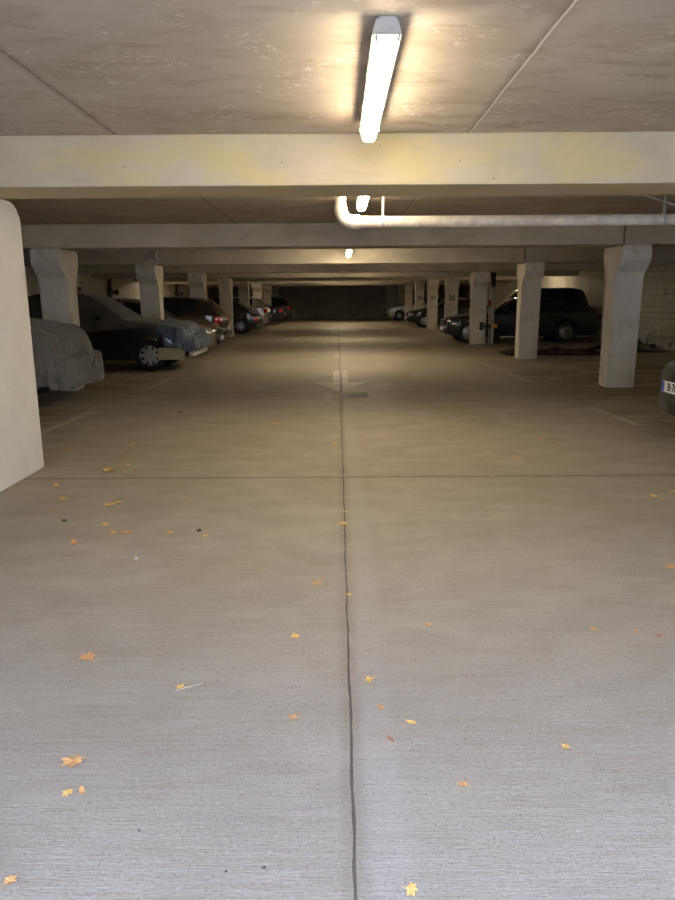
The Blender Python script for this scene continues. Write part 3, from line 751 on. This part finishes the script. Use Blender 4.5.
co_ = car('hatchback_car', 'silver car with its nose toward the lane, far right beside the end wall', 'car', (cxr(3.15, 4.3), 46.9, 0), 46.9, -1, scaled(HAT, 4.3, 1.0), M['p_silver'], 'spoke', 5, group=G_)
SP = scaled(ROUND, 4.1, 1.0); SP['curve'] = .22; SP['fp'] = .57; SP['lens'] = M['black']; SP['mirror'] = 0; SP['hx'] = .13; SP['zt'][0] = (0, .66); SP['zt'][1] = (.05, .76)
cp = car('rounded_car', 'dark car cut off by the right picture edge, blue banded number plate', 'car', (cxr(3.29, 4.1), 6.75, 0), 6.75, -1, SP, M['p_slate'], 'spoke', 5, plate='B·70 41', group=G_)

# black sheeting on the floor
def sheeting(x0, x1, y0, y1, h, label, seed):
    bm = bmesh.new(); nx, ny = 90, 24; V = []
    for j in range(ny+1):
        r = []
        for i in range(nx+1):
            u, v = i/nx, j/ny
            e = min(1, 6*min(u, 1-u, v*.8, (1-v)*.8))
            ex = .12*noise.noise(Vector((u*5, seed, v*4)))
            p = Vector((x0+(x1-x0)*u, y0+(y1-y0)*v+ex, 0))
            z = .006+h*e*(.25+.9*abs(noise.noise(Vector((p.x*2.1, p.y*2.4, seed))))+.5*abs(noise.noise(Vector((p.x*6, p.y*6, seed+4)))))
            p.z = z; r.append(bm.verts.new(p))
        V.append(r)
    for a, b in zip(V, V[1:]):
        for k in range(nx): bm.faces.new((a[k], a[k+1], b[k+1], b[k]))
    o = obj('plastic_sheeting', bm, M['tarpblack'], smooth=60)
    md = o.modifiers.new('thickness', 'SOLIDIFY'); md.thickness = .004; md.offset = 1
    tag(o, label, 'plastic sheet', 'black sheets on the floor')
sheeting(4.25, 6.95, 17.75, 19.0, .16, 'crumpled black plastic sheeting on the floor behind the second right column', 2)
sheeting(7.1, 8.75, 18.5, 20.2, .24, 'black plastic heap on the floor against the painted block wall', 9)
# wall marks on block wall
for s_, y_, z_ in (('11', 19.9, 1.55), ('P', 17.7, 1.98)):
    o = text_obj('wall_marking', s_, .20, M['ink'], None, (XR-.003, y_, z_), (PI/2, 0, -PI/2), .004)
    tag(o, 'dark painted mark on the block wall, ' + ('lower one just right of the nearest right column' if s_ == '11' else 'upper one near the right picture edge'), 'wall marking')

# ------------------------------------------------------------------ leaves
def leaf_bm(seed, maple=True):
    rnd = random.Random(seed); bm = bmesh.new(); pts = []
    if maple:
        R_ = [1, .58, .92, .58, .86, .50, .62, .25, .62, .50, .86, .58, .92, .58]
    else:
        R_ = [1, .62, .48, .42, .40, .46, .62, .9, .62, .46, .40, .42, .48, .62]
    n = len(R_)
    for i, r_ in enumerate(R_):
        a = 2*PI*i/n; r_ *= rnd.uniform(.85, 1.1)*.5; pts.append((r_*math.cos(a), r_*math.sin(a)))
    ce = bm.verts.new((0, 0, .05)); vs = []
    for x, y in pts: vs.append(bm.verts.new((x, y, .04+.22*abs(noise.noise(Vector((x*2.5, y*2.5, seed*3.1))))+.10*x*x)))
    for i in range(n): bm.faces.new((ce, vs[i], vs[(i+1) % n]))
    st = pts[7] if maple else pts[7]
    add_tube(bm, [(-.04, 0, .05), (-.32, .02, .07), (-.5, .05, .04)], .016, 5)
    return bm
LM = []
for s_ in range(4):
    me = bpy.data.meshes.new('leaf_mesh'); bm = leaf_bm(s_+1, s_ != 3); bm.to_mesh(me); bm.free(); LM.append(me)
LEAVES = [
(-2.100,5.015,0.068,0,'yellow leaf just out from the foot of the white front pillar'),
(-1.695,4.828,0.080,0,'wide golden leaf lying right of the front pillar, near the cross joint'),
(-2.057,5.878,0.122,0,'large flat yellow leaf lying just beyond the cross joint near the front pillar'),
(-1.653,4.032,0.067,1,'orange leaf alone on the floor below the front pillar foot'),
(-1.392,4.232,0.064,1,'orange brown leaf with dark underside, lowest of the leaf cluster by the front pillar'),
(-1.456,4.233,0.038,0,'tiny yellow leaf touching the left side of the orange brown cluster leaf'),
(-1.580,4.395,0.053,0,'thin yellow leaf at the top of the leaf cluster by the front pillar'),
(-1.487,4.292,0.032,1,'small orange scrap amid the leaf cluster by the front pillar'),
(-1.163,5.023,0.037,1,'small rusty orange leaf midway between front pillar and long floor joint'),
(-1.092,4.226,0.038,0,'pale yellow leaf right of the leaf cluster, short of the cross joint'),
(-0.858,4.165,0.038,0,'faint yellow leaf just below the black pebble'),
(-2.286,5.388,0.056,0,'yellow brown leaf close against the side of the front pillar'),
(-1.923,6.097,0.054,0,'small yellow leaf past the cross joint, right of the large flat one'),
(-2.120,6.926,0.061,0,'yellow leaf furthest into the leaf trail beyond the front pillar'),
(-1.632,4.902,0.044,0,'small golden scrap right beside the wide golden leaf'),
(-2.061,4.738,0.043,2,'faded tan leaf below the near corner of the front pillar'),
(-0.143,3.416,0.042,1,'orange leaf a little left of the long floor joint'),
(-0.218,2.823,0.039,0,'bright yellow curled leaf left of the long floor joint in the foreground'),
(-1.076,2.649,0.062,1,'flat faded orange leaf in the left foreground, isolated'),
(-0.273,4.979,0.030,2,'tiny reddish leaf left of the long joint just short of the cross joint'),
(-0.007,4.388,0.059,0,'yellow leaf lying right against the left edge of the long floor joint'),
(0.027,4.651,0.028,0,'tiny yellow leaf stuck in the long floor joint near the cross joint'),
(0.032,3.263,0.025,0,'small bright yellow leaf sitting in the long floor joint'),
(0.382,2.931,0.032,1,'orange leaf right of the long floor joint in mid foreground'),
(0.089,2.467,0.043,0,'golden maple leaf just right of the long floor joint in the foreground'),
(1.109,2.874,0.035,1,'orange red leaf in the right foreground, leftmost of the right-hand scatter'),
(1.380,2.814,0.030,2,'rust red leaf near the right edge of the foreground'),
(1.291,2.853,0.022,1,'small orange red scrap between two rust coloured leaves on the right'),
(1.776,3.596,0.070,1,'wide orange leaf at the far right edge, halfway up the floor'),
(2.297,4.980,0.066,0,'ochre leaf on the right just short of the cross joint'),
(2.499,5.112,0.060,0,'yellow leaf at the right edge nearest the cross joint'),
(2.053,6.715,0.068,0,'yellow leaf with a dark rim beyond the cross joint, right of centre'),
(1.615,6.287,0.064,0,'thin yellow leaf beyond the cross joint between seam and right pillar'),
(2.070,7.163,0.062,0,'small gold leaf furthest beyond the cross joint right of centre'),
(1.254,5.628,0.041,1,'small orange leaf lying in the cross joint right of centre'),
(0.150,2.089,0.027,2,'tan curled leaf right of the long joint in the near foreground'),
(0.357,1.865,0.030,1,'orange brown twisted leaf in the near foreground right of centre'),
(0.724,2.047,0.030,0,'ochre leaf in the near foreground well right of centre'),
(0.155,1.480,0.030,0,'yellow leaf at the very front, right of the long joint'),
(0.229,2.184,0.014,0,'tiny yellow scrap in the foreground, right of the tan curled leaf'),
(0.130,2.276,0.014,1,'tiny orange scrap just right of the long joint below the maple leaf'),
(-0.891,1.983,0.055,1,'big tan orange leaf in the left near foreground, largest there'),
(-0.841,1.838,0.027,0,'pale torn leaf directly in front of the big tan orange leaf'),
(-0.798,1.842,0.018,1,'small orange leaf right beside the pale torn leaf'),
(-0.185,2.217,0.032,1,'orange oval leaf left of the long joint in the near foreground'),
(-0.865,1.510,0.018,1,'orange leaf at the lower left corner of the floor'),
(-0.631,2.423,0.031,0,'thin yellow leaf beside the dry twig in the left foreground'),
(-0.786,8.147,0.083,0,'bright yellow leaf left of the lane centre, nearer than the floor drain'),
(-0.068,6.967,0.051,0,'yellow leaf close left of the long joint between drain and cross joint'),
(-2.702,6.751,0.050,1,'small orange leaf beyond the far corner of the front pillar'),
(-2.087,6.424,0.057,2,'brown leaf between the front pillar and the faded bay line'),
]
LMM = {}
for i, (x, y, w, k, lab) in enumerate(LEAVES):
    key = (i % 4, k)
    if key not in LMM:
        me = LM[i % 4].copy(); me.materials.clear(); me.materials.append(M['leaf%d' % k]); LMM[key] = me
    o = bpy.data.objects.new('fallen_leaf', LMM[key]); C.objects.link(o)
    w = max(w, .03)*1.55
    o.location = (x+w*.4, y, .0); o.scale = (w, w*random.uniform(.8, 1.2), w*.8); o.rotation_euler = (0, 0, random.uniform(0, 6.28))
    tag(o, lab, 'leaf', 'fallen autumn leaves')
def pebble(x, y, s, m, label):
    bm = bmesh.new(); bmesh.ops.create_icosphere(bm, subdivisions=2, radius=1)
    for v in bm.verts: v.co = Vector((v.co.x*s, v.co.y*s*.7, max(0, .5+v.co.z)*s*.6))*(1+.25*noise.noise(v.co*2))
    tag(obj('pebble', bm, m, smooth=60, loc=(x, y, 0)), label, 'pebble', 'small stones on the floor')
pebble(-.895, 4.26, .016, M['stone'], 'black pebble on the floor between the leaf cluster and the long joint')
pebble(-1.84, 4.48, .016, M['stone'], 'dark pebble beneath the wide golden leaf by the near pillar')
pebble(-1.16, 3.775, .014, M['pale'], 'white chip of stone below the leaf cluster')
pebble(-2.05, 9.0, .02, M['stone'], 'dark pebble far along the left of the lane')
pebble(-.563, 1.683, .004, M['stone'], 'dark pebble in the left near foreground')
pebble(-.298, 1.539, .004, M['stone'], 'dark pebble at the bottom, left one of two near the front')
pebble(-.20, 1.551, .005, M['stone'], 'dark pebble at the bottom nearest the long joint')
tag(obj('twig', add_tube(bmesh.new(), [(-.62, 2.385, .006), (-.59, 2.40, .010), (-.55, 2.425, .008), (-.53, 2.44, .005)], .0014, 6), M['twig']), 'pale dry twig lying in the left foreground', 'twig')

# ------------------------------------------------------------------ light, world, camera
w = bpy.data.worlds.new('sky'); bpy.context.scene.world = w; w.use_nodes = True
bg = w.node_tree.nodes['Background']
g = G(w.node_tree); gen = w.node_tree.nodes.new('ShaderNodeTexCoord').outputs['Generated']; sx_, sy_, sz_ = g.sep(gen)
col = g.mix(g.ramp(sz_, 0, .7), (.55, .655, 1.0), (.47, .60, 1.0)); w.node_tree.links.new(col, bg.inputs['Color'])
bg.inputs['Strength'].default_value = 25
cam = bpy.data.cameras.new('camera'); co = bpy.data.objects.new('camera', cam); C.objects.link(co)
cam.sensor_fit = 'VERTICAL'; cam.sensor_height = 36; cam.sensor_width = 27; cam.lens = 28.0; cam.clip_start = .05; cam.clip_end = 200
co.matrix_world = Matrix.Translation((0, 0, 1.45)) @ Matrix.Rotation(math.radians(.1), 4, 'Z') @ Matrix.Rotation(math.radians(90-12.25), 4, 'X') @ Matrix.Rotation(math.radians(-.35), 4, 'Z')
sc = bpy.context.scene; sc.camera = co
sc.view_settings.view_transform = 'Standard'; sc.view_settings.look = 'None'; sc.view_settings.gamma = 1; sc.view_settings.use_curve_mapping = False
sc.view_settings.exposure = 0.1
